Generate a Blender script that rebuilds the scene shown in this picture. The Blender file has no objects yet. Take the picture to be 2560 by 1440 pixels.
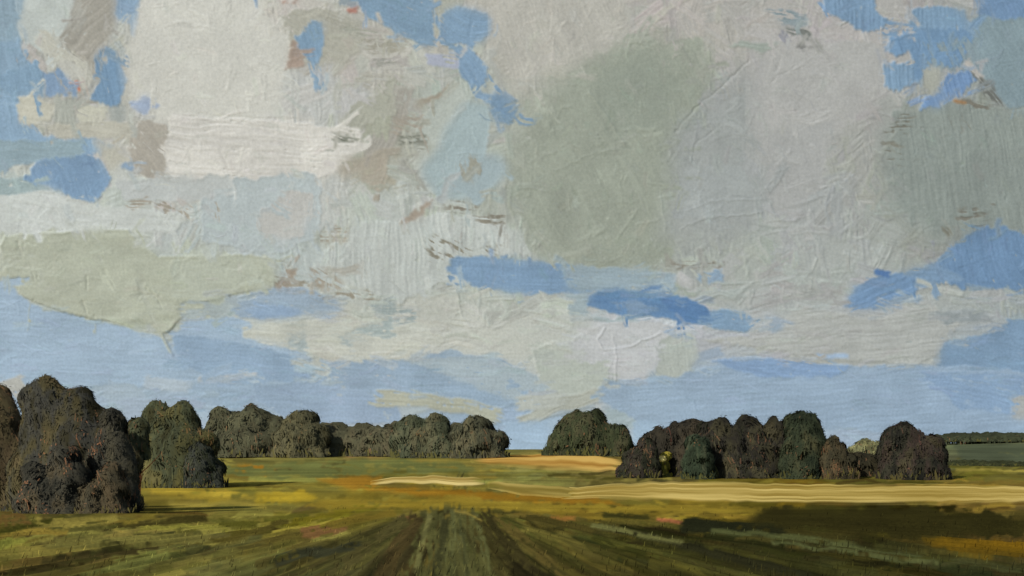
import bpy, math, random
import numpy as np
from mathutils import Vector

# ------------------------------------------------------------------ camera, sky light, sun, exposure
F, CX, CY = 2745.0, 1280.0, 1130.0      # focal length, centre column and eye level, in 2560-wide picture units
EYE = 1.7
SKY_D = 1300.0
sc = bpy.context.scene
cam_d = bpy.data.cameras.new('camera'); cam = bpy.data.objects.new('camera', cam_d)
sc.collection.objects.link(cam); sc.camera = cam
cam.location = (0, 0, EYE); cam.rotation_euler = (math.radians(90), 0, 0)
cam_d.sensor_width = 36.0; cam_d.lens = 36.0 * F / 2560.0
cam_d.shift_y = (CY - 720.0) / 2560.0
cam_d.clip_start = 0.5; cam_d.clip_end = 9000.0

SUN = Vector((-0.58, -0.62, 0.53)).normalized()
w = bpy.data.worlds.new('World'); sc.world = w; w.use_nodes = True
nt = w.node_tree; bg = nt.nodes['Background']
st = nt.nodes.new('ShaderNodeTexSky'); st.sky_type = 'NISHITA'; st.sun_disc = False
st.sun_elevation = math.asin(SUN.z); st.sun_rotation = math.atan2(SUN.x, SUN.y)
nt.links.new(st.outputs[0], bg.inputs[0]); bg.inputs[1].default_value = 0.08
sl = bpy.data.lights.new('sun', 'SUN'); sl.energy = 3.6; sl.angle = math.radians(0.5); sl.color = (1.0, 0.95, 0.88)
so = bpy.data.objects.new('sun', sl); sc.collection.objects.link(so)
so.rotation_euler = SUN.to_track_quat('Z', 'Y').to_euler(); so.location = (-80, -60, 90)
sc.view_settings.view_transform = 'Standard'; sc.view_settings.look = 'None'
sc.view_settings.exposure = 0.0; sc.view_settings.gamma = 1.0

rng = np.random.RandomState(7); random.seed(7)
K_SKY = np.array([0.995, 0.925, 0.86])     # light falling on the sky sheet: picture colour / K = pigment
K_GND = np.array([0.80, 0.81, 0.86])
K_TREE = np.array([0.62, 0.62, 0.64])
def lin(c):
    c = np.asarray(c, dtype=np.float64) / 255.0
    return np.where(c <= 0.04045, c / 12.92, ((np.clip(c, 0, 9) + 0.055) / 1.055) ** 2.4)

# ------------------------------------------------------------------ helpers
COL = sc.collection
def tag(o, label=None, cat=None, group=None, kind=None):
    if label: o['label'] = label
    if cat: o['category'] = cat
    if group: o['group'] = group
    if kind: o['kind'] = kind
    return o
def empty(name, loc):
    o = bpy.data.objects.new(name, None); COL.objects.link(o); o.location = loc; o.empty_display_size = 0.5
    return o
def mesh_obj(name, V, Q, C=None, mat=None, parent=None, smooth=False, tris=False):
    """V (n,3), Q (m,4 or 3) index array, C (n,3) linear colours per vertex"""
    V = np.asarray(V, dtype=np.float32); Q = np.asarray(Q, dtype=np.int32)
    k = Q.shape[1]
    me = bpy.data.meshes.new(name)
    me.vertices.add(len(V)); me.vertices.foreach_set('co', V.ravel())
    me.loops.add(Q.size); me.loops.foreach_set('vertex_index', Q.ravel())
    me.polygons.add(len(Q)); me.polygons.foreach_set('loop_start', np.arange(0, Q.size, k, dtype=np.int32))
    me.polygons.foreach_set('loop_total', np.full(len(Q), k, dtype=np.int32))
    if smooth: me.polygons.foreach_set('use_smooth', np.ones(len(Q), dtype=bool))
    if C is not None:
        a = me.color_attributes.new('paint', 'FLOAT_COLOR', 'POINT')
        a.data.foreach_set('color', np.concatenate([np.asarray(C, np.float32), np.ones((len(V), 1), np.float32)], 1).ravel())
    me.update(calc_edges=True); me.validate()
    o = bpy.data.objects.new(name, me); COL.objects.link(o)
    if mat: me.materials.append(mat)
    if parent: o.parent = parent
    return o

def paint_mat(name, rough=0.62, spec=0.25, bump=None):
    m = bpy.data.materials.new(name); m.use_nodes = True; n = m.node_tree.nodes; l = m.node_tree.links
    b = n['Principled BSDF']; b.inputs['Roughness'].default_value = rough; b.inputs['Specular IOR Level'].default_value = spec
    a = n.new('ShaderNodeVertexColor'); a.layer_name = 'paint'
    nz = n.new('ShaderNodeTexNoise'); tc = n.new('ShaderNodeTexCoord'); mp = n.new('ShaderNodeMapping')
    sx = bump or (1, 1, 1); mp.inputs['Scale'].default_value = sx[:3]
    l.new(tc.outputs['Object'], mp.inputs[0]); l.new(mp.outputs[0], nz.inputs['Vector'])
    nz.inputs['Scale'].default_value = 1.0; nz.inputs['Detail'].default_value = 3.0
    hsv = n.new('ShaderNodeHueSaturation'); mr = n.new('ShaderNodeMapRange')
    mr.inputs[1].default_value = 0.3; mr.inputs[2].default_value = 0.7; mr.inputs[3].default_value = 0.93; mr.inputs[4].default_value = 1.07
    l.new(nz.outputs[0], mr.inputs[0]); l.new(mr.outputs[0], hsv.inputs['Value']); l.new(a.outputs[0], hsv.inputs['Color'])
    l.new(hsv.outputs[0], b.inputs['Base Color'])
    if bump:
        bp = n.new('ShaderNodeBump'); bp.inputs['Strength'].default_value = bump[3]; bp.inputs['Distance'].default_value = bump[4]
        l.new(nz.outputs[0], bp.inputs['Height']); l.new(bp.outputs[0], b.inputs['Normal'])
    return m
M_SKY = paint_mat('sky_paint', 0.7, 0.15, (0.35, 0.35, 0.35, 0.10, 0.6))
M_FIELD = paint_mat('field', 1.0, 0.0, (1.2, 0.35, 1.0, 0.5, 0.25))
M_LEAF = paint_mat('foliage', 0.9, 0.05)
M_BARK = paint_mat('bark', 0.9, 0.1, (6, 6, 1.2, 0.6, 0.05))
M_WHEAT = paint_mat('wheat', 1.0, 0.0, (0.25, 1.6, 1.0, 0.35, 0.2))

# value noise
_T0 = np.random.RandomState(3).rand(256, 256).astype(np.float32)
_T = np.ascontiguousarray(np.pad(_T0, ((0, 1), (0, 1)), mode='wrap')).ravel()
def vn(x, y, s=0):
    x = np.asarray(x, np.float32) + np.float32(s * 17.31); y = np.asarray(y, np.float32) + np.float32(s * 7.77)
    xf = np.floor(x); yf = np.floor(y)
    fx = x - xf; fy = y - yf; fx = fx * fx * (3 - 2 * fx); fy = fy * fy * (3 - 2 * fy)
    k = (xf.astype(np.int32) & 255) * 257 + (yf.astype(np.int32) & 255)
    a = _T.take(k); b = _T.take(k + 257); c = _T.take(k + 1); d = _T.take(k + 258)
    a = a + (b - a) * fx; c = c + (d - c) * fx
    return a + (c - a) * fy
def box(a, r):
    if r < 1: return a
    for ax in (0, 1):
        p = np.concatenate([np.repeat(a.take([0], ax), r + 1, ax), a, np.repeat(a.take([-1], ax), r, ax)], ax)
        c = np.cumsum(p, ax, dtype=np.float64)
        n = 2 * r + 1
        a = ((c[n:] - c[:-n]) if ax == 0 else (c[:, n:] - c[:, :-n])) / n
    return a.astype(np.float32)
def ss(a, b, x):
    t = np.clip((x - a) / (b - a), 0, 1); return t * t * (3 - 2 * t)

# ------------------------------------------------------------------ paint layers (colour + relief) on a sheet
class Canvas:
    def __init__(s, x0, x1, y0, y1, step):
        s.xs = np.arange(x0, x1 + 1e-3, step, dtype=np.float32); s.ys = np.arange(y0, y1 + 1e-3, step, dtype=np.float32)
        s.x0, s.y0, s.step = x0, y0, step
        s.W, s.H = len(s.xs), len(s.ys)
        s.col = np.zeros((s.H, s.W, 3), np.float32); s.h = np.zeros((s.H, s.W), np.float32); s.n = 0; s.ref = None
    def base(s, pts, power=2.0):
        X, Y = np.meshgrid(s.xs, s.ys)
        Xw = X + (vn(X / 90, Y / 90, 1) - .5) * 110; Yw = Y + (vn(X / 90, Y / 60, 2) - .5) * 70
        num = np.zeros_like(s.col); den = np.zeros_like(s.h)
        for (px, py, c) in pts:
            wgt = 1.0 / ((Xw - px) ** 2 + (1.6 * (Yw - py)) ** 2 + 300) ** power
            num += wgt[..., None] * np.array(c, np.float32); den += wgt
        s.col = num / den[..., None]
    def win(s, xa, xb, ya, yb, pad=14):
        i0 = max(0, int((ya - pad - s.y0) / s.step)); i1 = min(s.H, int((yb + pad - s.y0) / s.step) + 2)
        j0 = max(0, int((xa - pad - s.x0) / s.step)); j1 = min(s.W, int((xb + pad - s.x0) / s.step) + 2)
        return i0, i1, j0, j1
    def lay(s, sl_, mask, u, v, X, Y, col, thick, dry, bw, edge, jit, seed, long=70.0, light=False):
        b = vn(v / bw, u / long, seed)
        if not light: b = b * .6 + vn(v / (bw * 2.6), u / (long * 1.7), seed + 1) * .4
        a = mask
        if dry > 0:
            d = vn(v / (bw * 1.4), u / (long * .5), seed + 2)
            if not light: d = d * .65 + vn(X / 9, Y / 9, seed + 5) * .35
            a = a * ss(dry - .10, dry + .10, d)
        tone = (b - .5) * 1.8 if light else (vn(X / 55, Y / 55, seed + 3) - .5) * 1.6 + (b - .5) * 1.5
        c = np.array(col, np.float32) * (1 + jit * tone[..., None])
        s.col[sl_] += (c - s.col[sl_]) * a[..., None]
        h = s.h[sl_]
        h2 = h + a * thick * (b - .4) if light == 2 else h * (1 - .8 * a) + a * thick * (.35 + 1.25 * b)
        if edge:
            h2 = h2 + edge * a * np.clip(1 - box(mask, 2), 0, 1) * (1.0 if light else (.4 + 1.2 * vn(X / 22, Y / 22, seed + 4)))
        s.h[sl_] = h2
    def patch(s, pts, col, ang=0, thick=.55, dry=.12, bw=4.2, edge=.5, jit=.045, warp=5.0, rag=9.0, curv=0.0, soft=.55, sr=4):
        s.n += 1; seed = s.n * 13 % 211
        P = np.array(pts, np.float32)
        i0, i1, j0, j1 = s.win(P[:, 0].min(), P[:, 0].max(), P[:, 1].min(), P[:, 1].max())
        if i1 - i0 < 2 or j1 - j0 < 2: return
        X, Y = np.meshgrid(s.xs[j0:j1], s.ys[i0:i1])
        A = math.radians(ang); ca, sa = math.cos(A), math.sin(A); cx, cy = P[:, 0].mean(), P[:, 1].mean()
        u = (X - cx) * ca + (Y - cy) * sa; v = -(X - cx) * sa + (Y - cy) * ca
        v = v + curv * u * u * 1e-3 + (vn(X / 70, Y / 70, seed + 7) - .5) * 14
        sh = (vn(v / bw, u * 0 + 3, seed) - .5) * rag * 2 * (.3 + vn(X / 40, Y / 40, seed + 8))
        Xq = X + ca * sh + (vn(X / 26, Y / 26, seed + 9) - .5) * 2 * warp + (vn(X / 8, Y / 8, seed + 10) - .5) * warp * .9
        Yq = Y + sa * sh + (vn(X / 26, Y / 26, seed + 11) - .5) * 2 * warp + (vn(X / 8, Y / 8, seed + 12) - .5) * warp * .9
        ins = np.zeros(X.shape, bool)
        for k in range(len(P)):
            xa, ya = P[k]; xb, yb = P[(k + 1) % len(P)]
            if ya == yb: continue
            c = ((ya > Yq) != (yb > Yq)) & (Xq < (xb - xa) * (Yq - ya) / (yb - ya) + xa)
            ins ^= c
        m = box(ins.astype(np.float32), 1)
        lost = ss(.52 if sr < 6 else .2, .72 if sr < 6 else .5, vn(X / 75, Y / 75, seed + 14)) * soft
        if soft: m = m * (1 - lost) + box(box(ins.astype(np.float32), sr), sr) * lost
        s.lay((slice(i0, i1), slice(j0, j1)), m, u, v, X, Y, col, thick, dry, bw, edge, jit, seed)
    def knife(s, pts, col, ang=20, thick=.3, edge=1.1, jit=.026, warp=8.0, sr=4):
        s.patch(pts, col, ang, thick, 0, 16.0, edge if sr < 6 else edge * .3, jit, warp, 6.0, soft=.95, sr=sr)
    def dabs(s, pts, col, ang=0, dry=.5, thick=.15):
        P = np.array(pts, float); c = P.mean(0); P = c + (P - c) * 1.3
        j = int(np.clip((c[0] - s.x0) / s.step, 0, s.W - 1)); i = int(np.clip((c[1] - s.y0) / s.step, 0, s.H - 1))
        s.patch(P, np.array(col) * .78 + s.ref[i, j] * .22, ang, thick, min(.66, dry + .16), 3.0, 0, .07, 7.0, 16.0)
    def stroke(s, pts, wd, col, dry=.18, thick=.6, bw=4.0, edge=.4, jit=.04, taper=.0, light=False):
        """a brush drawn along a polyline"""
        s.n += 1; seed = s.n * 13 % 211
        P = np.array(pts, np.float32)
        i0, i1, j0, j1 = s.win(P[:, 0].min() - wd, P[:, 0].max() + wd, P[:, 1].min() - wd, P[:, 1].max() + wd)
        if i1 - i0 < 2 or j1 - j0 < 2: return
        X, Y = np.meshgrid(s.xs[j0:j1], s.ys[i0:i1])
        wv = (vn(X / 45, Y / 45, seed) - .5) * 10; X2 = X + wv; Y2 = Y + (-wv if light else (vn(X / 45, Y / 45, seed + 1) - .5) * 10)
        best = np.full(X.shape, 1e9, np.float32); u = np.zeros_like(X); v = np.zeros_like(X); acc = 0.
        for k in range(len(P) - 1):
            d = P[k + 1] - P[k]; L = float(np.hypot(*d)) + 1e-6; d = d / L
            t = (X2 - P[k, 0]) * d[0] + (Y2 - P[k, 1]) * d[1]; tc = np.clip(t, 0, L)
            q = np.hypot(X2 - P[k, 0] - d[0] * tc, Y2 - P[k, 1] - d[1] * tc)
            vv = -(X2 - P[k, 0]) * d[1] + (Y2 - P[k, 1]) * d[0]
            g = q < best
            best = np.where(g, q, best); v = np.where(g, vv, v); u = np.where(g, acc + (t if k in (0, len(P) - 2) else tc), u); acc += L
        hw = wd / 2 * (1 - taper * np.clip(u / acc, 0, 1)) * (1.0 if light else (.85 + .3 * vn(u / 40, v * 0, seed + 2)))
        endn = (vn(v / 3.2, v * 0, seed + 3) - .5) * wd * .9
        m = ((np.abs(v) < hw) & (u > -wd * .25 + endn * .5) & (u < acc + wd * .25 + endn)).astype(np.float32)
        m = m * (best < wd * .95)
        s.lay((slice(i0, i1), slice(j0, j1)), box(m, 1), u, v, X, Y, col, thick, dry, bw, edge, jit, seed, light=light)
    def ridge(s, pts, amp=.9, wd=2.6):
        s.n += 1; seed = s.n
        P = np.array(pts, np.float32)
        i0, i1, j0, j1 = s.win(P[:, 0].min(), P[:, 0].max(), P[:, 1].min(), P[:, 1].max())
        if i1 - i0 < 2 or j1 - j0 < 2: return
        X, Y = np.meshgrid(s.xs[j0:j1], s.ys[i0:i1])
        X2 = X + (vn(X / 14, Y / 14, seed) - .5) * 7; Y2 = Y + (vn(X / 14, Y / 14, seed + 1) - .5) * 7
        best = np.full(X.shape, 1e9, np.float32)
        for k in range(len(P) - 1):
            d = P[k + 1] - P[k]; L = float(np.hypot(*d)) + 1e-6; d = d / L
            t = np.clip((X2 - P[k, 0]) * d[0] + (Y2 - P[k, 1]) * d[1], 0, L)
            best = np.minimum(best, np.hypot(X2 - P[k, 0] - d[0] * t, Y2 - P[k, 1] - d[1] * t))
        s.h[i0:i1, j0:j1] += amp * np.exp(-(best / wd) ** 2) * (.4 + .9 * vn(X / 18, Y / 18, seed + 2))
    def fill(s, n, dirf, lmin, lmax, wmin, wmax, jit, region, dry=.25, thick=.5, seed=1):
        r = np.random.RandomState(seed)
        for k in range(n):
            x = r.uniform(region[0], region[1]); y = r.uniform(region[2], region[3])
            j = int(np.clip((x - s.x0) / s.step, 0, s.W - 1)); i = int(np.clip((y - s.y0) / s.step, 0, s.H - 1))
            c = (s.ref if s.ref is not None else s.col)[i, j] * (1 + r.normal(0, jit)) + r.normal(0, 1.3, 3)
            a = math.radians(dirf(x, y, r)); L = r.uniform(lmin, lmax); b = r.uniform(-.35, .35)
            p = [(x - math.cos(a) * L / 2, y - math.sin(a) * L / 2), (x + math.sin(a) * b * L * .3, y - math.cos(a) * b * L * .3), (x + math.cos(a) * L / 2, y + math.sin(a) * L / 2)]
            s.stroke(p, r.uniform(wmin, wmax), c, dry=r.uniform(0, dry * 2), thick=thick * r.uniform(.5, 1.3), bw=r.uniform(3.2, 6), edge=r.uniform(0, .5), jit=.03, light=True)

# ------------------------------------------------------------------ the sky: blue air with banks of cloud
sky = Canvas(-176, 2736, -66, 1166, 2.45)  # light fall-off towards the right is kept in the colours laid here
sky.base([(150,60,(186,190,184)),(200,150,(160,157,145)),(420,150,(198,194,181)),(600,100,(192,186,174)),(650,380,(202,197,187)),(900,150,(178,174,162)),
 (850,260,(182,182,176)),(950,330,(165,163,148)),(1000,560,(180,183,174)),(1150,300,(172,176,165)),(1350,60,(182,177,165)),(1350,250,(172,172,158)),
 (1500,300,(150,155,140)),(1450,450,(150,154,140)),(1500,600,(158,161,145)),(1650,150,(160,162,148)),(1700,50,(178,172,162)),(1750,350,(152,156,150)),
 (1850,250,(158,158,155)),(1850,450,(160,163,158)),(1800,620,(165,168,158)),(2000,150,(178,172,165)),(2050,330,(172,168,162)),(2000,480,(165,166,160)),
 (2150,400,(162,161,152)),(2350,400,(145,150,140)),(2480,450,(138,145,136)),(2300,600,(158,160,150)),(2100,680,(168,170,162)),(2050,800,(172,172,165)),
 (2200,880,(168,169,160)),(1600,860,(186,186,186)),(1450,900,(178,180,170)),(1250,850,(190,190,178)),(1000,840,(184,184,172)),(750,840,(182,182,168)),
 (700,640,(176,182,176)),(500,560,(180,184,178)),(200,520,(188,190,180)),(150,680,(176,178,160)),(400,700,(176,180,162)),(500,420,(192,188,176)),
 (880,600,(180,183,172)),(1150,620,(172,175,162)),(0,960,(156,174,196)),(600,960,(151,171,196)),(1200,1040,(151,171,195)),(1800,1040,(149,170,196)),(2400,1040,(142,163,192)),
 (0,1120,(170,186,206)),(600,1120,(170,186,206)),(1280,1120,(166,186,210)),(2000,1120,(166,184,205)),(2500,1120,(160,178,200))])
def sdir(x, y, r):
    if y > 720: return r.normal(2, 14)
    if 780 < x < 1330 and 520 < y < 760: return r.normal(86, 10)
    return r.choice([r.normal(55, 18), r.normal(-40, 16), r.normal(85, 12), r.normal(5, 15)])
sky.ref = sky.col.copy()
sky.fill(850, sdir, 50, 190, 18, 60, .022, (-176, 2736, -66, 1166), dry=.28, thick=.5, seed=4)
sky.fill(800, sdir, 25, 90, 8, 26, .028, (-176, 2736, -66, 760), dry=.3, thick=.6, seed=5)
P_, K_, D_, S_, R_ = sky.patch, sky.knife, sky.dabs, sky.stroke, sky.ridge
# upper-left blues and creams
P_([(-176,-66),(75,-66),(60,60),(50,120),(-176,120)], (143,165,184), 82, jit=.06)
P_([(-176,100),(50,100),(60,150),(110,170),(110,240),(-176,245)], (138,164,192), 80)
P_([(-60,240),(45,236),(50,310),(100,335),(160,350),(240,345),(290,370),(200,400),(100,395),(60,380),(-176,390),(-176,240)], (140,167,198), 75)
P_([(-176,355),(200,350),(220,392),(60,412),(-176,470)], (146,166,178), 2)
P_([(-176,450),(60,440),(125,470),(60,492),(-176,492)], (152,167,168), 0, dry=.3)
P_([(75,-66),(180,-66),(185,60),(150,90),(110,130),(55,100),(42,60),(60,20)], (184,188,180), 30, dry=.05, bw=9)
P_([(185,-66),(292,-66),(290,60),(265,120),(230,160),(190,130),(140,100),(180,60)], (160,155,142), -45, thick=.7)
S_([(105,95),(150,130),(200,165),(222,205)], 42, (188,185,170), dry=.22)
P_([(60,165),(100,148),(112,175),(100,228),(30,240),(-20,200)], (130,158,189), 75, thick=.8)
P_([(112,180),(160,172),(192,215),(190,238),(112,246)], (130,155,190), 85)
P_([(140,150),(175,150),(235,200),(225,210),(170,200)], (190,188,176), 70)
P_([(48,238),(85,240),(137,265),(136,305),(70,312),(50,300)], (192,188,170), 15, dry=.04, bw=8)
P_([(188,262),(270,268),(266,300),(200,312)], (189,186,168), 15, dry=.06)
P_([(138,246),(192,248),(185,312),(134,312)], (163,164,152), 86, thick=.8)
P_([(270,255),(312,262),(312,302),(275,312)], (160,163,155), 80)
P_([(90,312),(330,305),(350,350),(230,345),(140,345)], (182,178,162), 10)
P_([(235,155),(258,120),(285,126),(305,170),(320,200),(313,228),(302,262),(270,266),(232,252),(238,200)], (120,151,189), 78, thick=.9, edge=.9)
S_([(190,205),(199,226)], 6, (196,118,90), dry=.2)
P_([(288,-66),(335,-66),(325,58),(300,52),(288,40)], (134,160,191), 82)
P_([(325,-66),(359,-66),(346,40),(337,92),(321,86)], (136,162,192), 80)
# big cream cloud
K_([(330,60),(360,-10),(380,-66),(640,-66),(662,30),(720,90),(735,130),(722,190),(690,280),(640,330),(400,300),(330,260),(320,200),(308,130)], (201,198,186), 40, edge=.8, sr=6)
P_([(620,-66),(645,-66),(643,30)], (136,160,190), 70)
P_([(350,295),(420,315),(412,452),(350,440),(318,380)], (170,163,149), 50, dry=.2)
P_([(430,288),(640,300),(780,310),(905,322),(912,370),(860,425),(800,445),(640,472),(430,452),(412,380)], (206,201,190), 3, dry=.22, thick=.8, bw=5)
P_([(330,270),(360,238),(386,244),(396,270),(360,284)], (152,166,192), 20)
P_([(60,455),(100,398),(210,388),(252,400),(278,440),(270,466),(240,506),(190,496),(130,472)], (128,157,195), 68, thick=.8, edge=.8)
P_([(294,398),(330,400),(337,434),(300,421)], (141,163,192), 30)
K_([(235,340),(300,372),(335,400),(290,430),(262,420)], (182,178,162), 30)
# top centre
P_([(700,40),(760,18),(850,28),(905,60),(900,130),(860,162),(760,162),(730,130),(720,90)], (171,168,153), 28, dry=.2, thick=.8)
P_([(728,98),(752,110),(765,165),(716,172)], (164,146,130), -15, dry=.25)
P_([(735,84),(760,82),(775,58),(807,57),(806,110),(796,155),(780,167),(760,130)], (131,159,191), 80, thick=.9, edge=.8)
P_([(828,-66),(905,-66),(893,18),(850,15)], (142,152,156), 10)
P_([(893,12),(900,-66),(1082,-66),(1086,112),(1050,113),(1000,90),(930,46)], (128,155,185), 24, thick=.8, edge=.9, curv=.8)
P_([(858,27),(894,14),(896,33),(870,33)], (178,130,114), -20, dry=.1)
P_([(705,-66),(752,-66),(738,8),(710,9)], (168,136,120), 0, dry=.1)
P_([(1086,-66),(1165,-66),(1160,10),(1100,92),(1085,86)], (166,166,152), 85)
P_([(1105,30),(1140,18),(1190,24),(1226,44),(1230,70),(1210,106),(1180,116),(1140,113),(1104,111),(1098,70)], (129,156,188), 20, thick=.9, edge=1.0, curv=6)
D_([(860,62),(932,74),(926,90),(868,82)], (150,150,135), 8, .35)
D_([(928,102),(1012,108),(1006,132),(938,132)], (150,145,128), 4, .3)
D_([(950,150),(996,148),(990,161),(955,159)], (150,150,138), 0, .2)
S_([(1075,150),(1150,162)], 30, (168,172,186), dry=.4)
P_([(1140,116),(1180,122),(1222,165),(1218,200),(1200,238),(1180,236),(1165,205),(1148,176)], (129,156,189), 55, thick=.9, edge=.8)
S_([(1195,240),(1235,252)], 20, (135,160,190), dry=.3)
P_([(1230,235),(1260,220),(1286,245),(1292,290),(1270,312),(1240,306),(1226,275)], (124,152,186), 40, thick=.9, edge=.8, curv=5)
# middle greys
K_([(880,262),(970,222),(986,178),(984,290),(900,312),(862,306)], (167,166,150), 30)
K_([(1050,292),(1130,212),(1162,230),(1172,262),(1100,352),(1036,362)], (177,181,170), 60)
K_([(1028,272),(1110,216),(1137,199),(1116,226),(1050,277)], (156,147,130), -35, edge=.2)
D_([(980,312),(1046,290),(1064,320),(1000,334)], (158,147,131), 20, .35)
D_([(838,335),(880,344),(888,356),(850,352)], (112,114,100), 12, .25)
D_([(1004,336),(1072,338),(1076,350),(1010,364)], (116,116,102), 3, .35)
D_([(1000,364),(1062,358),(1050,377)], (120,118,104), 3, .35)
K_([(1150,267),(1165,253),(1226,264),(1224,350),(1202,450),(1190,500),(1110,500),(1098,480),(1054,432),(1098,360),(1135,300)], (161,175,177), -62, edge=1.1)
K_([(1170,388),(1250,388),(1268,420),(1242,462),(1202,512),(1170,492),(1128,480)], (160,174,178), -50)
D_([(1150,410),(1182,398),(1182,452),(1148,440)], (156,153,136), 70, .25)
K_([(1128,438),(1158,420),(1110,508),(1094,500)], (172,176,172), -60)
K_([(848,402),(960,380),(972,430),(960,472),(930,472),(890,440),(850,437)], (166,158,141), 70)
P_([(810,640),(850,580),(930,556),(1000,556),(1060,545),(1110,530),(1210,540),(1300,578),(1334,640),(1130,642),(1120,700),(1000,760),(880,712),(780,672)], (185,188,180), 86, thick=.9, bw=5, dry=.1, edge=.3)
K_([(998,562),(1040,520),(1088,503),(1062,536),(1022,562)], (160,148,132), -30)
D_([(1118,508),(1172,503),(1182,526),(1130,528)], (120,110,94), 10, .35)
D_([(1186,546),(1252,538),(1247,558),(1198,563)], (122,114,98), 0, .35)
D_([(1092,600),(1170,610),(1228,618),(1222,637),(1100,648),(1088,625)], (128,120,102), 30, .42)
K_([(500,462),(790,430),(804,590),(700,642),(500,602)], (177,184,182), 85, thick=.4)
K_([(285,452),(580,440),(592,480),(500,502),(300,502)], (184,186,180), 5)
P_([(-176,492),(130,480),(230,512),(320,520),(480,540),(440,582),(-176,582)], (193,195,187), 8, dry=.1, bw=6)
K_([(640,540),(720,470),(790,480),(760,590),(660,600)], (186,184,176), 60)
D_([(800,585),(862,568),(862,597),(808,600)], (158,148,130), 0, .3)
D_([(326,508),(376,498),(378,516),(342,521)], (150,138,120), 0, .3)
D_([(398,510),(472,514),(472,542),(418,536)], (155,143,124), 30, .48)
D_([(518,508),(548,520),(549,562),(528,562)], (158,148,130), 70, .45)
# big grey-green cloud
P_([(1330,250),(1500,130),(1650,95),(1752,110),(1772,200),(1752,272),(1690,330),(1690,480),(1700,600),(1640,672),(1500,672),(1400,642),(1330,602),(1280,480),(1290,370)], (152,156,140), 62, thick=.28, dry=.16, bw=5, edge=.1, soft=1.0, sr=14, warp=16)
K_([(1500,180),(1620,140),(1700,200),(1660,320),(1540,330),(1490,260)], (147,152,137), 40, sr=9)
K_([(1690,332),(1760,300),(1850,168),(1902,200),(1882,330),(1852,420),(1902,482),(1882,600),(1640,602),(1690,480)], (157,159,153), 55, sr=12)
P_([(1240,-66),(1570,-66),(1562,100),(1482,140),(1330,202),(1300,252),(1250,200),(1236,100)], (180,176,164), 70, dry=.14, thick=.5, soft=1.0, sr=10)
K_([(1880,100),(2050,98),(2212,110),(2214,230),(2100,332),(1950,352),(1900,420),(1880,300)], (172,170,163), 35, sr=12)
K_([(1920,330),(2082,300),(2052,470),(1960,552),(1930,522),(1918,450)], (166,165,159), 75, sr=9)
K_([(1700,420),(1850,410),(1905,490),(1840,540),(1690,540)], (160,163,158), 20, sr=9)
P_([(2228,292),(2330,258),(2736,300),(2736,562),(2440,602),(2340,622),(2240,502),(2198,420)], (140,146,137), 80, thick=.8, bw=5, soft=1.0, sr=12, warp=14)
P_([(1820,110),(1860,102),(1960,108),(1900,130)], (160,166,154), 5)
# right-hand blues
P_([(2055,-66),(2185,-66),(2192,30),(2222,50),(2202,76),(2165,82),(2110,50),(2058,32)], (124,152,187), 86, thick=1.0, edge=.8, bw=5)
P_([(2430,-66),(2736,-66),(2736,50),(2500,60),(2448,40)], (117,146,187), 62, thick=1.0, bw=5)
P_([(2430,48),(2736,46),(2736,300),(2520,272),(2470,210),(2440,180),(2418,120)], (134,151,159), 62, thick=.7)
P_([(2274,26),(2340,14),(2412,24),(2427,60),(2432,100),(2280,78),(2270,40)], (126,154,187), 84, thick=1.0, edge=.8, bw=5)
P_([(2223,97),(2280,76),(2422,70),(2432,100),(2412,150),(2380,170),(2300,162),(2270,130),(2240,146),(2220,126)], (118,149,189), 66, thick=1.0, edge=.7, bw=5)
P_([(2300,110),(2440,100),(2450,180),(2380,178),(2320,172)], (135,150,158), 70, dry=.5)
P_([(2210,170),(2230,159),(2302,162),(2300,202),(2240,230),(2213,212)], (130,158,191), 78, thick=1.0, edge=.8)
P_([(2302,165),(2350,168),(2345,235),(2310,235)], (163,163,150), 82)
P_([(2350,236),(2370,185),(2422,174),(2442,200),(2410,226),(2330,272),(2298,272),(2310,246)], (117,147,195), 72, thick=1.0, edge=.7)
S_([(2412,160),(2450,190)], 18, (182,176,166), dry=.1)
D_([(2440,193),(2482,215),(2504,262),(2470,242)], (102,102,94), 55, .2)
D_([(2404,254),(2472,257),(2462,272),(2408,264)], (108,102,88), 5, .35)
S_([(2385,252),(2415,258)], 9, (150,118,84), dry=.2)
D_([(2232,310),(2282,288),(2262,330),(2252,400),(2214,392),(2212,360)], (116,112,98), 0, .5)
D_([(2370,300),(2430,290),(2430,330),(2380,330)], (120,118,105), 60, .62)
D_([(2402,530),(2452,528),(2462,550),(2440,572),(2404,560)], (116,110,96), 2, .42)
D_([(2358,574),(2382,573),(2370,597)], (118,114,98), 60, .35)
D_([(1934,28),(2002,36),(2002,57),(1958,60)], (124,142,150), 10, .2)
D_([(1974,70),(2016,78),(2022,96),(1978,86)], (104,108,100), 15, .25)
D_([(1984,120),(2008,110),(2000,132)], (110,110,104), -20, .2)
D_([(1950,82),(1974,80),(1965,104),(1940,100)], (140,140,146), 60, .4)
# left low beige cloud, thick palette-knife slab
K_([(10,590),(320,572),(345,602),(402,642),(622,635),(692,650),(694,712),(602,732),(502,760),(452,792),(420,832),(400,830),(370,797),(310,802),(230,797),(120,766),(60,742),(20,702),(4,640)], (174,176,156), 5, thick=1.3, edge=2.0, warp=3)
K_([(430,655),(620,642),(682,690),(602,722),(482,762),(424,742)], (176,179,161), 10, thick=1.1, edge=.8)
K_([(250,762),(342,748),(362,792),(300,782)], (190,192,187), -15, thick=1.2)
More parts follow.
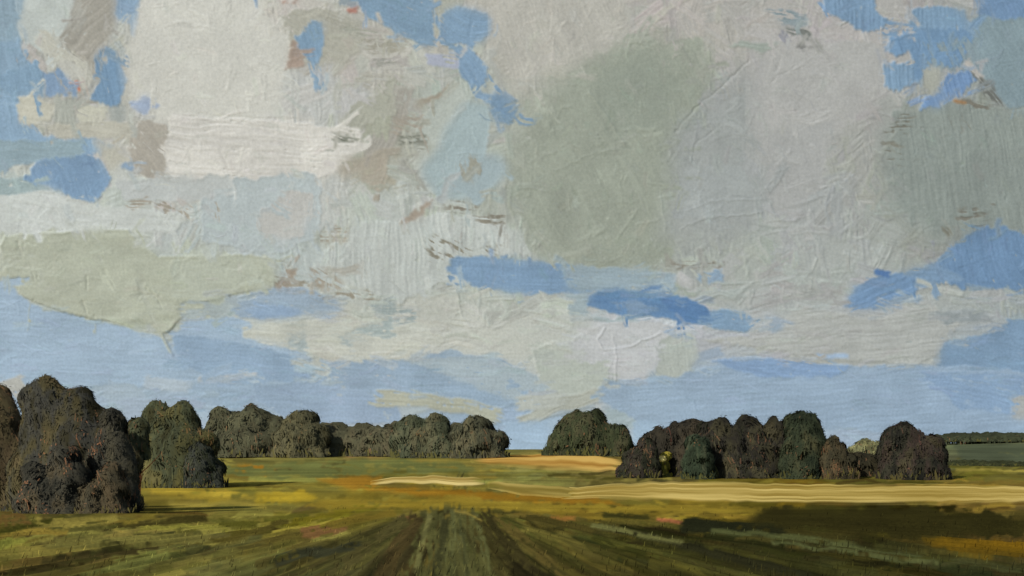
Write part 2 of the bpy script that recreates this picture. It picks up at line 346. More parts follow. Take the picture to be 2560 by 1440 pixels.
# low blues at left and centre
P_([(-176,690),(20,706),(60,746),(120,770),(230,800),(400,838),(430,880),(452,822),(470,802),(560,790),(700,830),(780,872),(720,922),(640,962),(500,982),(300,962),(-176,962)], (158,178,202), 2, dry=.05, thick=.35, edge=.2)
K_([(10,660),(60,742),(120,766),(230,797),(310,803),(370,798),(402,832),(420,834),(450,792),(440,740),(300,700),(120,680)], (175,177,157), 5, thick=1.5, edge=1.6, warp=3)
S_([(345,700),(382,800),(412,850),(429,888)], 16, (177,179,161), dry=0, thick=1.4, taper=.75, edge=.8)
P_([(430,832),(622,860),(742,890),(732,952),(560,962),(440,902)], (145,168,198), 2, dry=.12, thick=.35)
P_([(556,762),(640,730),(742,718),(832,740),(862,772),(760,792),(600,797)], (151,168,188), 0, dry=.2)
P_([(610,770),(700,760),(760,785),(650,800)], (140,163,196), 0, dry=.2)
P_([(450,760),(560,742),(600,760),(560,795),(450,800)], (166,175,174), 0, dry=.3)
D_([(698,668),(742,674),(722,716),(690,716)], (150,133,114), 70, .4)
D_([(788,678),(842,690),(864,716),(800,722)], (158,146,128), 30, .3)
D_([(690,702),(912,730),(918,752),(830,746)], (142,132,113), 3, .42)
P_([(820,902),(1000,894),(1130,880),(1262,900),(1332,952),(1362,992),(1250,1012),(1100,1002),(960,992),(820,962)], (147,167,191), 2, dry=.1, thick=.35)
P_([(1000,900),(1200,888),(1352,940),(1382,992),(1280,1002),(1120,940)], (164,176,183), 3, dry=.25, thick=.35)
P_([(640,962),(800,950),(1000,1002),(1000,1062),(760,1062),(640,1002)], (150,170,197), 2, dry=.15, thick=.35)
P_([(600,812),(800,800),(900,812),(1100,812),(1110,850),(1060,896),(860,900),(700,868),(610,850)], (190,190,177), 3, dry=.1)
D_([(925,764),(982,768),(972,832),(878,826),(950,806)], (152,165,164), 0, .2)
D_([(1000,774),(1047,771),(1030,802),(998,802)], (150,163,163), 0, .2)
D_([(843,840),(892,842),(860,862)], (154,165,164), 0, .2)
D_([(728,845),(762,839),(762,872),(726,868)], (156,168,170), 0, .1)
K_([(1040,742),(1142,730),(1142,802),(1040,802)], (184,184,172), 5)
# lilac-white cloud low in the middle
K_([(1440,842),(1500,810),(1622,800),(1702,815),(1642,862),(1642,922),(1582,952),(1540,952),(1430,897),(1408,872)], (189,189,186), 15, thick=.9, edge=1.1)
K_([(1330,872),(1420,850),(1452,902),(1532,902),(1522,962),(1490,992),(1400,987),(1358,952)], (176,180,168), 25, thick=.7)
P_([(1642,852),(1722,820),(1752,882),(1722,942),(1642,942)], (172,176,166), 80)
# central blue streaks
P_([(1122,648),(1200,639),(1332,650),(1420,662),(1470,690),(1502,702),(1470,732),(1330,736),(1200,722),(1120,706)], (127,155,192), 3, dry=.1, thick=.5)
P_([(1400,662),(1600,672),(1692,682),(1682,722),(1480,732),(1420,722)], (150,166,177), 2, dry=.22)
P_([(1412,738),(1470,734),(1466,792),(1420,782)], (156,169,174), 0, dry=.2)
P_([(1466,735),(1500,724),(1612,730),(1692,740),(1742,770),(1772,792),(1720,802),(1620,792),(1530,787),(1463,765)], (103,139,191), 10, dry=.14, thick=.5)
P_([(1530,755),(1600,750),(1650,780),(1560,790)], (128,152,184), 5, dry=.35)
P_([(1660,744),(1742,750),(1792,790),(1842,816),(1740,807),(1690,802)], (96,133,190), 12, dry=.15)
P_([(1778,770),(1862,780),(1892,802),(1862,832),(1780,822)], (130,157,190), 10, dry=.12)
P_([(1740,680),(1802,680),(1806,702),(1750,712)], (140,163,190), 20, dry=.2)
K_([(1674,692),(1700,679),(1742,705),(1722,717)], (188,186,182), 20)
P_([(1908,786),(1950,800),(1977,837),(1920,832)], (150,168,188), 45, edge=.7)
S_([(1462,797),(1590,800)], 13, (160,170,170), dry=.3)
D_([(1690,655),(1805,655),(1800,668),(1700,668)], (135,128,114), 0, .4)
# blues at right
P_([(2330,692),(2370,620),(2430,580),(2500,567),(2560,588),(2736,590),(2736,722),(2450,727),(2330,702),(2298,682)], (113,143,185), 72, thick=.8, edge=.6, bw=5, curv=2)
P_([(2220,692),(2340,660),(2422,700),(2300,717),(2230,712)], (126,153,188), 8, dry=.15)
P_([(2130,722),(2190,690),(2272,690),(2292,730),(2250,752),(2190,772),(2108,767)], (119,149,192), -25, dry=.12, thick=.8)
S_([(2188,682),(2222,688)], 14, (92,128,190), dry=.1)
S_([(2290,704),(2404,734)], 13, (172,174,164), dry=.15)
P_([(1990,762),(2200,800),(2330,760),(2402,800),(2372,862),(2300,912),(2100,902),(1900,872),(1750,852),(1950,832)], (173,173,165), -6, dry=.12, thick=.8)
P_([(2310,782),(2450,770),(2482,802),(2370,812)], (150,155,153), 3, dry=.15)
P_([(2360,862),(2420,840),(2490,830),(2520,800),(2736,790),(2736,1082),(2440,1002),(2340,922)], (129,155,188), 20, dry=.08, thick=.4)
# horizon blue at right
P_([(1488,977),(1530,955),(1700,940),(1800,905),(1920,895),(1932,910),(2400,915),(2560,930),(2736,1000),(2736,1092),(2200,1082),(2000,1062),(1620,1072),(1570,1042),(1500,1002)], (152,172,197), -4, dry=.06, thick=.6, edge=.5)
P_([(1780,902),(1920,894),(2122,915),(2100,942),(1900,942)], (137,164,206), 8, dry=.15, thick=.8)
P_([(2300,930),(2560,940),(2560,1040),(2400,1020)], (140,165,200), 10, dry=.3)
S_([(2045,886),(2122,893)], 12, (160,180,208), dry=.2)
P_([(2530,990),(2736,1000),(2736,1060),(2530,1050)], (172,172,165), 5, dry=.3)
# strokes that lie along the tops of the trees
S_([(0,975),(40,960),(70,1000)], 34, (180,178,168), dry=.15)
S_([(950,996),(1060,1002),(1180,1022),(1240,1040)], 38, (172,172,153), dry=.18, thick=.9)
S_([(500,945),(600,940),(640,938)], 12, (178,180,178), dry=.3)
S_([(370,955),(470,968)], 30, (172,184,196), dry=.3)
S_([(1310,1056),(1400,1010),(1490,990)], 34, (173,174,161), dry=.15, thick=.9)
S_([(1300,1010),(1400,1000)], 40, (176,178,168), dry=.15)
P_([(1258,1058),(1362,1048),(1382,1140),(1258,1140)], (162,184,211), 5, dry=.1)
P_([(1578,1050),(1652,1058),(1622,1130),(1588,1130)], (160,183,211), 30, dry=.1)
# colour dragged from one patch into the next with a nearly dry brush
r = np.random.RandomState(77); src = sky.col.copy()
for k in range(380):
    x, y = r.uniform(-100, 2650), r.uniform(-40, 760); a = r.choice([r.normal(.9, .3), r.normal(-.7, .3), r.normal(1.5, .2), r.normal(0, .2)]); L = r.uniform(25, 85)
    j = int(np.clip((x - sky.x0) / sky.step, 0, sky.W - 1)); i = int(np.clip((y - sky.y0) / sky.step, 0, sky.H - 1))
    S_([(x, y), (x + math.cos(a) * L * .5 + r.normal(0, 3), y + math.sin(a) * L * .5 + r.normal(0, 3)), (x + math.cos(a) * L, y + math.sin(a) * L)], r.uniform(7, 26), src[i, j] * r.uniform(.98, 1.03), dry=r.uniform(.4, .6), thick=.6, edge=.2)
# the whole sky gone over once more with short loaded strokes that carry a little of what lies next to them
r = np.random.RandomState(78); src = np.stack([box(sky.col[..., q], 4) for q in range(3)], -1)
for k in range(1900):
    x, y = r.uniform(-150, 2700), r.uniform(-60, 1010) if k % 4 else r.uniform(560, 960)
    low = y > 720; a = math.radians(sdir(x, y, r)); L = r.uniform(16, 46) * (1.5 if low else 1); wd_ = r.uniform(7, 20)
    jx, jy = r.normal(0, 9, 2); j = int(np.clip((x + jx - sky.x0) / sky.step, 0, sky.W - 1)); i = int(np.clip((y + jy * (.5 if low else 1) - sky.y0) / sky.step, 0, sky.H - 1))
    S_([(x - math.cos(a) * L / 2, y - math.sin(a) * L / 2), (x + r.normal(0, 3), y + r.normal(0, 3)), (x + math.cos(a) * L / 2, y + math.sin(a) * L / 2)], wd_, src[i, j] * (1 + r.normal(0, .014)) + r.normal(0, .8, 3), dry=r.uniform(.3, .6), thick=.42, bw=r.uniform(3, 4.2), edge=.05, jit=.03, light=2)
# loose flecks, short scraped ridges, cracks
for pts, a in [([(1352,0),(1382,100),(1380,160)],.9),([(1430,58),(1445,25),(1470,8),(1485,20),(1455,65),(1470,110),(1450,130)],.8),([(1470,232),(1510,280),(1560,362)],2.0),
 ([(1560,325),(1625,330),(1640,322)],1.0),([(1690,330),(1735,272),(1820,205),(1872,152)],-2.4),([(1730,408),(1733,365),(1800,312)],-1.4),([(1515,818),(1496,850),(1512,878),(1560,868),(1610,852),(1650,832)],2.2),
 ([(1530,838),(1540,880),(1541,948)],1.8),([(1140,722),(1158,795),(1180,826)],1.8),([(1160,724),(1190,760),(1212,805)],1.5),([(1918,470),(1930,532),(1958,556),(2020,542)],1.6),
 ([(1690,532),(1790,502),(1905,500)],1.2),([(1702,572),(1760,545),(1905,532)],1.5),([(1650,478),(1664,575)],1.5),([(1740,330),(1728,405)],1.3),([(1390,425),(1480,385),(1540,370)],1.3),
 ([(1345,370),(1340,415),(1360,430)],1.1),([(380,700),(392,740)],1.4),([(640,292),(740,292)],.9),([(500,285),(640,296),(760,300)],-1.0),([(460,300),(640,318),(740,330)],-.9),
 ([(1735,1000),(1745,1060)],1.0),([(2200,110),(2300,80)],1.0),([(1930,205),(1945,190),(1990,165)],-1.4),([(1940,180),(1948,150)],-1.6),([(530,170),(528,110)],-.8),
 ([(100,168),(60,150),(45,165)],1.2),([(50,420),(62,405),(60,450)],1.6),([(1775,240),(1778,160),(1770,110)],1.0),([(2330,560),(2270,600),(2200,650)],1.0),([(860,595),(1000,590)],.7)]:
    R_(pts, a * .38)
r = np.random.RandomState(21)
for k in range(70):
    x, y = r.uniform(-100, 2650), r.uniform(-40, 880); a = r.normal(.9, .8); L = r.uniform(15, 70)
    R_([(x, y), (x + math.cos(a) * L * .5 + r.normal(0, 4), y + math.sin(a) * L * .5 + r.normal(0, 4)), (x + math.cos(a) * L, y + math.sin(a) * L)], r.choice([.25, .4, -.3, .3]), r.uniform(1.8, 3.2))

X, Y = np.meshgrid(sky.xs, sky.ys)
weave = (np.sin(X * 2 * math.pi / 9.1 + 3 * vn(X / 60, Y / 60, 4)) * .5 + np.sin(Y * 2 * math.pi / 9.6 + 3 * vn(X / 60, Y / 60, 5)) * .5) * (.5 + vn(X / 40, Y / 40, 6))
hh = sky.h + .03 * weave * (1 + 1.2 * ss(650, 950, Y)) + .22 * (vn(X / 7, Y / 7, 8) - .5) + .5 * (vn(X / 34, Y / 34, 9) - .5)
fade = ss(0, 40, X - sky.xs[0]) * ss(0, 40, sky.xs[-1] - X) * ss(0, 40, Y - sky.ys[0]) * ss(0, 20, sky.ys[-1] - Y)
blue = box((sky.col[..., 2] - sky.col[..., 0]).astype(np.float32), 2)
is_cloud = (blue < 13)
is_cloud = box(is_cloud.astype(np.float32), 2) > .5
puff = box(box(is_cloud.astype(np.float32), 14), 10)
hh = (hh * 1.5 + 1.6 * puff) * fade
S2M = SKY_D / F
def sky_xyz(X, Y, h): return np.stack([(X - CX) * S2M, SKY_D - h * S2M, EYE + (CY - Y) * S2M], -1)
V = sky_xyz(X, Y, hh).reshape(-1, 3)
def mute(c):
    e = np.maximum(c[..., 2] - c[..., 0], 0)
    return np.stack([c[..., 0] - .02 * e, c[..., 1] - .07 * e, c[..., 2] - .29 * e + 2.5], -1) * .98
C = (lin(np.clip(mute(sky.col), 0, 255)) / K_SKY).reshape(-1, 3)
idx = np.arange(sky.W * sky.H).reshape(sky.H, sky.W)
quad = np.stack([idx[:-1, :-1], idx[1:, :-1], idx[1:, 1:], idx[:-1, 1:]], -1).reshape(-1, 4)
cell_cloud = (is_cloud[:-1, :-1].astype(int) + is_cloud[1:, :-1] + is_cloud[1:, 1:] + is_cloud[:-1, 1:] >= 2).reshape(-1)
cxq = X[:-1, :-1].reshape(-1); cyq = Y[:-1, :-1].reshape(-1)
cxw = cxq + (vn(cxq / 60, cyq / 60, 31) - .5) * 80; cyw = cyq + (vn(cxq / 60, cyq / 60, 32) - .5) * 60
CLOUDS = [  # seeds of each bank, label
 ([(470,130),(600,250),(700,380),(880,200),(1000,250),(480,400),(880,370)], 'large cream white cloud filling the upper left sky between two blue patches'),
 ([(110,60),(220,90),(160,160),(100,280),(230,290)], 'small cream and beige cloud in the upper left corner among blue dabs'),
 ([(1330,80),(1480,60),(1700,40),(1900,120),(2100,200),(2000,300),(2250,130)], 'pinkish cream cloud along the top edge right of the round blue dab'),
 ([(1450,350),(1500,550),(1700,450),(1650,250),(1330,480),(1850,520)], 'big grey green cloud in the centre of the sky'),
 ([(2350,350),(2480,450),(2300,550),(2560,450),(2150,450),(2100,600),(1980,600)], 'grey cloud at the right edge above the rounded blue patch'),
 ([(200,520),(500,520),(700,560),(900,620),(1100,600),(1000,680),(780,700)], 'off white brushed cloud band below the large cream cloud'),
 ([(120,690),(300,690),(500,700),(400,790)], 'smooth thick beige cloud slab low on the left with a pointed tip'),
 ([(700,830),(900,850),(1100,820),(1250,830),(1200,760)], 'long cream cloud strip low in the middle over pale blue'),
 ([(1400,870),(1500,900),(1600,860),(1700,870),(1450,960)], 'lilac white cloud with crossed ridges under the deep blue streak'),
 ([(1900,700),(2100,720),(2000,800),(2200,850),(2300,830),(2450,790)], 'low off white cloud at the right between two blue areas'),
 ([(100,950),(250,1000),(450,1000),(700,1020),(900,1070),(1100,1020),(1240,1050)], 'thin pale cloud streak lying along the tops of the left trees'),
 ([(1350,1030),(1500,1000),(1750,1050),(2000,1030),(2260,1045),(2500,1080)], 'thin pale cloud streak lying along the tops of the right trees')]
best = np.full(cxw.shape, 1e18); cid = np.zeros(cxw.shape, int)
for k, (seeds, lab) in enumerate(CLOUDS):
    for (sx, sy) in seeds:
        d = (cxw - sx) ** 2 + (1.7 * (cyw - sy)) ** 2
        g = d < best; best = np.where(g, d, best); cid = np.where(g, k, cid)
def sub(name, mask, extra=None, **kw):
    q = quad[mask]; u, inv = np.unique(q, return_inverse=True)
    Vv, Cc, Q = V[u], C[u], inv.reshape(-1, 4)
    if extra is not None:
        Q = np.concatenate([Q, extra[1] + len(Vv)]); Vv = np.concatenate([Vv, extra[0]]); Cc = np.concatenate([Cc, extra[2]])
    return tag(mesh_obj(name, Vv, Q, Cc, M_SKY, smooth=True), **kw)
# the same sky carried on past the sides and top of the view
ox = np.concatenate([np.arange(-5976, -1776, 60.), np.arange(-1776, sky.xs[0] - 8, 16.), np.linspace(sky.xs[0], sky.xs[-1], 180), np.arange(sky.xs[-1] + 16, 4336, 16.), np.arange(4336, 8536, 60.)])
oy = np.concatenate([np.arange(-2866, -866, 60.), np.arange(-866, sky.ys[0] - 8, 16.), np.linspace(sky.ys[0], sky.ys[-1], 78)])
OX, OY = np.meshgrid(ox, oy); oi = np.arange(OX.size).reshape(OX.shape)
oq = np.stack([oi[:-1, :-1], oi[1:, :-1], oi[1:, 1:], oi[:-1, 1:]], -1).reshape(-1, 4)
mx = ((OX[:-1, :-1] + OX[1:, 1:]) / 2).ravel(); my = ((OY[:-1, :-1] + OY[1:, 1:]) / 2).ravel()
oq = oq[~((mx > sky.xs[0]) & (mx < sky.xs[-1]) & (my > sky.ys[0]))]
def fold(v, lo, hi):
    p = np.mod(v - lo, 2 * (hi - lo)); return np.where(p > hi - lo, 2 * (hi - lo) - p, p)
wx = (vn(OX / 300, OY / 300, 41) - .5) * 160 * ss(0, 300, np.maximum(sky.xs[0] - OX, OX - sky.xs[-1])); wy = (vn(OX / 300, OY / 300, 42) - .5) * 120 * ss(0, 300, sky.ys[0] - OY)
fj = np.clip((fold(OX + wx, sky.xs[0], sky.xs[-1]) / sky.step).astype(int), 0, sky.W - 1); fi = np.clip((fold(OY + wy, sky.ys[0], sky.ys[0] + 820) / sky.step).astype(int), 0, sky.H - 1)
fi = np.where(OY > sky.ys[0], np.clip(((OY - sky.ys[0]) / sky.step).astype(int), 0, sky.H - 1), fi)
OC = np.stack([box(sky.col[..., q], 3) for q in range(3)], -1)[fi, fj]
OV = sky_xyz(OX, OY, np.zeros_like(OX)).reshape(-1, 3)
cell_cloud &= cid < 10
sub('sky', ~cell_cloud, (OV, oq, (lin(mute(OC)) / K_SKY).reshape(-1, 3)), kind='structure')
for k, (seeds, lab) in enumerate(CLOUDS):
    m = cell_cloud & (cid == k)
    if m.sum() > 50 and k < 10: sub('cloud', m, label=lab, cat='cloud', group='banks of cloud in the sky')

# ------------------------------------------------------------------ the ground
_pd = np.array([-2000,-100,0,25,50,100,140,180,220,260,300,350,400,450,500,600,800,1100,1300,3000.])
_pz = np.array([-2,3.0,0,-1.09,-2.19,-4.37,-5.9,-6.7,-6.9,-6.4,-5.4,-3.6,-1.4,.6,2.0,3.0,2.4,2.0,2.0,2.0])
_td = np.arange(-400, 1500, 2.0); _tz = np.interp(_td, _pd, _pz)
_tz = np.convolve(np.pad(_tz, 9, mode='edge'), np.hanning(19) / np.hanning(19).sum(), 'valid')
def terrain(x, d):
    x = np.asarray(x, float); d = np.asarray(d, float)
    z = np.interp(d, _td, _tz)
    far = ss(120, 260, d)
    z = z + far * .5 * (vn(x / 70 + 40, d / 60 + 9, 3) - .5)
    z = z + 9.5 * np.exp(-((x - 430) / 150) ** 2 - ((d - 800) / 130) ** 2) - 3.2 * np.exp(-((x - 190) / 60) ** 2 - ((d - 520) / 90) ** 2)
    return z
def at(px, py):
    """where the line of sight through a picture point meets the ground"""
    t = (px - CX) / F; d = np.arange(8, 1200, .5)
    yy = CY + F * (EYE - terrain(t * d, d)) / d
    k = int(np.argmax(yy <= py)) if (yy <= py).any() else len(d) - 1
    return t * d[k], d[k]
fld = Canvas(-176, 2736, 1096, 1466, 2.0)
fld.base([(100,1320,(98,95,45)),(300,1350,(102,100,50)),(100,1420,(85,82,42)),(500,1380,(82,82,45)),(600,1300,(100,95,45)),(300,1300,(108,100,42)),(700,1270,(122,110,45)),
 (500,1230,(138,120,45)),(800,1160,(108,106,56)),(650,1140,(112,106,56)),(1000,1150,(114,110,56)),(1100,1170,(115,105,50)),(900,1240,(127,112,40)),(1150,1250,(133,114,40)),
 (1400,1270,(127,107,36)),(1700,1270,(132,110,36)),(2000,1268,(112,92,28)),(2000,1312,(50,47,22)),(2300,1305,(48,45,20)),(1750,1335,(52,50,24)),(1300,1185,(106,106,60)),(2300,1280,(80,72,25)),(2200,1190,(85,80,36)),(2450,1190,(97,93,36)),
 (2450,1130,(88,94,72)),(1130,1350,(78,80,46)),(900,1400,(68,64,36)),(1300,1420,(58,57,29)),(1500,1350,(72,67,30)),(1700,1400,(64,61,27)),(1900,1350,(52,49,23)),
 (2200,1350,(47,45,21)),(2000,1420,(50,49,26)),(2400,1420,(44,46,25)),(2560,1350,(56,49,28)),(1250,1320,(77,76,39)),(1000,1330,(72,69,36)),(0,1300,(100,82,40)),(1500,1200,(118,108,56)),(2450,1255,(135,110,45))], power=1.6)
def fdir(x, y, r):
    if y < 1275: return r.normal(0, 2.5)
    return math.degrees(math.atan2(y - 1250, x - 1130)) + r.normal(0, 4)
fld.fill(900, fdir, 60, 240, 5, 16, .10, (-176, 2736, 1100, 1290), dry=.4, seed=8)
fld.fill(1300, fdir, 60, 260, 7, 22, .14, (-176, 2736, 1265, 1470), dry=.4, seed=9)
P_, S_ = fld.patch, fld.stroke
P_([(780,1192),(960,1189),(935,1220),(1200,1235),(1292,1250),(1100,1242),(850,1217)], (142,106,36), 4, jit=.08, dry=.25, edge=0)
P_([(930,1218),(1200,1228),(1500,1246),(1560,1262),(1300,1256),(1060,1240)], (132,98,30), 3, jit=.08, dry=.25, edge=0)
P_([(598,1164),(690,1166),(692,1190),(600,1188)], (148,108,36), 4, dry=.3, edge=0)
P_([(560,1166),(780,1150),(1000,1150),(1180,1160),(1180,1180),(900,1188),(700,1196),(560,1190)], (100,104,58), 1, dry=.35, edge=0)
P_([(640,1230),(762,1228),(800,1250),(640,1262)], (156,134,42), 2, dry=.25, edge=0)
P_([(350,1205),(560,1222),(650,1245),(520,1255),(380,1232)], (150,130,48), 4, dry=.25, edge=0)
P_([(808,1121),(962,1126),(952,1139),(830,1136)], (160,115,80), 2, dry=.3, edge=0)
P_([(752,1321),(872,1315),(852,1341),(760,1347)], (128,92,56), -15, dry=.35, edge=0)
S_([(1648,1297),(1705,1306)], 9, (186,112,74), dry=.45)
S_([(1380,1296),(1430,1300)], 16, (150,105,50), dry=.3)
S_([(1000,1298),(1030,1294)], 8, (170,110,70), dry=.3)
P_([(2308,1342),(2450,1350),(2736,1362),(2736,1398),(2440,1392),(2330,1366)], (116,88,20), 5, dry=.15, edge=0)
S_([(2330,1250),(2420,1256)], 10, (172,108,54), dry=.5)
S_([(50,1380),(110,1372),(240,1366)], 30, (122,112,54), dry=.3)
S_([(120,1362),(330,1352),(520,1345)], 26, (112,106,54), dry=.3)
P_([(-176,1282),(60,1285),(80,1310),(-176,1330)], (98,78,40), 2, dry=.3, edge=0)
P_([(2380,1108),(2736,1106),(2736,1158),(2400,1158)], (74,81,63), 1, dry=.1, edge=0)
S_([(2390,1178),(2470,1174),(2640,1184)], 8, (140,128,60), dry=.3)
P_([(820,1246),(1200,1252),(1500,1262),(1900,1268),(1900,1284),(1500,1280),(1250,1276),(1000,1272),(760,1270)], (136,117,42), 2, dry=.3, edge=0)
# rows run straight down the slope; r counts them sideways
X, Y = np.meshgrid(fld.xs, fld.ys)
rr = (X - 1130) / np.maximum(Y - 1250, 6.0)
wrow = ss(1270, 1325, Y)[..., None]
def band(r0, wd, col, k=.8):
    m = np.exp(-((rr + .25 * wd * (vn(X / 60, Y / 22, int(abs(r0) * 9)) - .5) - r0) / wd) ** 2)[..., None] * wrow * k
    m = m * (.45 + .75 * vn(rr * 9, Y / 40, 51))[..., None]
    fld.col += (np.array(col, np.float32) - fld.col) * np.clip(m, 0, 1)
for r0, wd, c, k in [(-.14,.2,(92,95,57),.95),(.02,.06,(54,56,34),.7),(.22,.10,(82,88,56),.85),(.42,.07,(50,52,30),.8),(-.38,.08,(54,48,28),.9),(-.62,.12,(92,74,42),.6),(-.95,.14,(52,46,28),.8),
 (-1.35,.16,(84,80,46),.6),(-1.9,.2,(48,48,28),.8),(-2.6,.25,(46,46,28),.8),(-3.4,.3,(104,98,52),.6),(-4.6,.4,(72,64,34),.5),(.75,.12,(72,66,34),.7),(1.05,.16,(36,32,18),.95),(1.55,.16,(84,72,36),.75),
 (2.0,.2,(42,40,20),.9),(2.6,.2,(70,66,32),.7),(3.1,.25,(34,34,18),.9),(3.9,.3,(78,80,44),.65),(4.6,.35,(36,36,19),.9),(5.6,.4,(62,62,32),.7),(6.8,.5,(34,34,18),.8),(8.5,.6,(64,68,38),.6),(10.5,.8,(36,36,19),.7)]:
    band(r0, wd * 1.5, c, k * .62)
S_([(692,1404),(720,1392),(800,1376),(900,1368)], 24, (54,55,38), dry=.35)
S_([(1495,1318),(1560,1330),(1680,1356),(1820,1392),(2020,1440)], 18, (40,40,24), dry=.25)
S_([(1480,1312),(1600,1338),(1700,1358)], 14, (100,100,58), dry=.3)
S_([(1710,1312),(1780,1318),(1960,1322)], 30, (34,36,22), dry=.2)
S_([(1320,1292),(1400,1312),(1480,1334)], 16, (66,60,28), dry=.25)
S_([(1780,1326),(2000,1345),(2300,1390)], 12, (74,78,46), dry=.3)
S_([(1930,1352),(2200,1392),(2340,1410)], 10, (80,84,50), dry=.35)
S_([(785,1352),(830,1346),(870,1334)], 12, (124,118,58), dry=.3)
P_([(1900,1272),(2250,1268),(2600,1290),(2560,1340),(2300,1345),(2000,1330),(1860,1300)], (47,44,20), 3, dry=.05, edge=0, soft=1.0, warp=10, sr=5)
P_([(1062,1274),(1120,1268),(1192,1274),(1215,1340),(1250,1466),(1005,1466),(1035,1340)], (79,78,44), 88, dry=.42, edge=0, jit=.12, warp=8, rag=14, soft=1.0)
for p, wd_, c, dr in [([(1112,1300),(1104,1380),(1085,1466)],24,(60,60,36),.45),([(1150,1295),(1160,1380),(1168,1466)],16,(66,67,40),.45),([(1135,1280),(1132,1466)],14,(90,91,54),.45),([(1190,1290),(1212,1380),(1228,1466)],16,(90,91,54),.45),
 ([(1040,1296),(1000,1360),(940,1466)],40,(66,57,33),.35),([(1010,1300),(900,1380),(800,1466)],30,(78,73,41),.35),([(1075,1290),(1050,1380),(1030,1466)],14,(100,98,58),.4),
 ([(1212,1292),(1262,1360),(1330,1466)],46,(54,50,27),.35),([(1240,1290),(1320,1360),(1440,1466)],22,(86,76,38),.4),([(1290,1420),(1360,1466)],50,(38,35,20),.3)]:
    S_(p, wd_, c, dry=dr, jit=.08, edge=0)
S_([(1070,1246),(1200,1249)], 15, (136,116,42), dry=.1)
S_([(1140,1275),(1205,1300)], 7, (140,124,60), dry=.3)

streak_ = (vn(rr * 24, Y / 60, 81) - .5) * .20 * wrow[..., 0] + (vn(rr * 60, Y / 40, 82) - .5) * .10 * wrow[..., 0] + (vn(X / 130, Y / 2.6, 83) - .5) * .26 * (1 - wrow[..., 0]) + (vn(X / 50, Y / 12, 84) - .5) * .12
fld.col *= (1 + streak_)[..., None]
# graded sheet: fine where it is near and in view, coarse to the sides
cols = np.concatenate([np.arange(-4200, -180, 60.), np.arange(-176, 2736, 3.0), np.arange(2740, 6800, 60.)])
dl = [5.0]
while dl[-1] < 1330:
    d = dl[-1]; dl.append(d + max(d * d / (F * 4.0) * 3.2, .2) if d < 220 else d + (3.0 if d < 620 else 25))
dl = np.array(dl); print('ground', len(cols), len(dl))
TT, DD = np.meshgrid((cols - CX) / F, dl)
GX = TT * DD; GZ = terrain(GX, DD)
PX = np.broadcast_to(cols, GX.shape); PY = CY + F * (EYE - GZ) / DD
def fcol(px, py):
    j = np.clip((px - fld.x0) / fld.step, 0, fld.W - 1.001); i = np.clip((py - fld.y0) / fld.step, 0, fld.H - 1.001)
    j0 = j.astype(int); i0 = i.astype(int); fj = (j - j0)[..., None]; fi = (i - i0)[..., None]; c = fld.col
    return (c[i0, j0] * (1 - fj) + c[i0, j0 + 1] * fj) * (1 - fi) + (c[i0 + 1, j0] * (1 - fj) + c[i0 + 1, j0 + 1] * fj) * fi
def fpx(px): return np.where(px < -150, -150 + 140 * (vn(px / 260, px * 0, 61)), np.where(px > 2710, 2710 - 140 * vn(px / 260, px * 0, 62), px))
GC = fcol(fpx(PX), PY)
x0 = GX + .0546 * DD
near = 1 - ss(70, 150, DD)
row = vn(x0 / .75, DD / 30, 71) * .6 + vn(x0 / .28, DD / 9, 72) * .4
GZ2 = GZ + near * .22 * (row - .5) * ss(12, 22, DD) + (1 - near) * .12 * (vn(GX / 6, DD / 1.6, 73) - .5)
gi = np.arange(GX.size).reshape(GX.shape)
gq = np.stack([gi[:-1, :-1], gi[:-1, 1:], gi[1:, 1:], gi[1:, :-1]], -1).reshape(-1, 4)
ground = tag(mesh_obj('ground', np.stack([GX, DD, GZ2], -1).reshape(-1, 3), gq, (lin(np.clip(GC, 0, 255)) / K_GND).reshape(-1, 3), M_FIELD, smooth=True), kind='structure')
# land behind and beside the viewer
bx, by = np.meshgrid(np.linspace(-2600, 2600, 60), np.linspace(-1500, 1320, 60)); bi = np.arange(bx.size).reshape(bx.shape)
bz = terrain(bx, by) - 2.5
bq = np.stack([bi[:-1, :-1], bi[:-1, 1:], bi[1:, 1:], bi[1:, :-1]], -1).reshape(-1, 4)
tag(mesh_obj('terrain', np.stack([bx, by, bz], -1).reshape(-1, 3), bq, np.tile(lin((96, 92, 46)) / K_GND, (bx.size, 1)), M_FIELD, smooth=True), kind='structure')

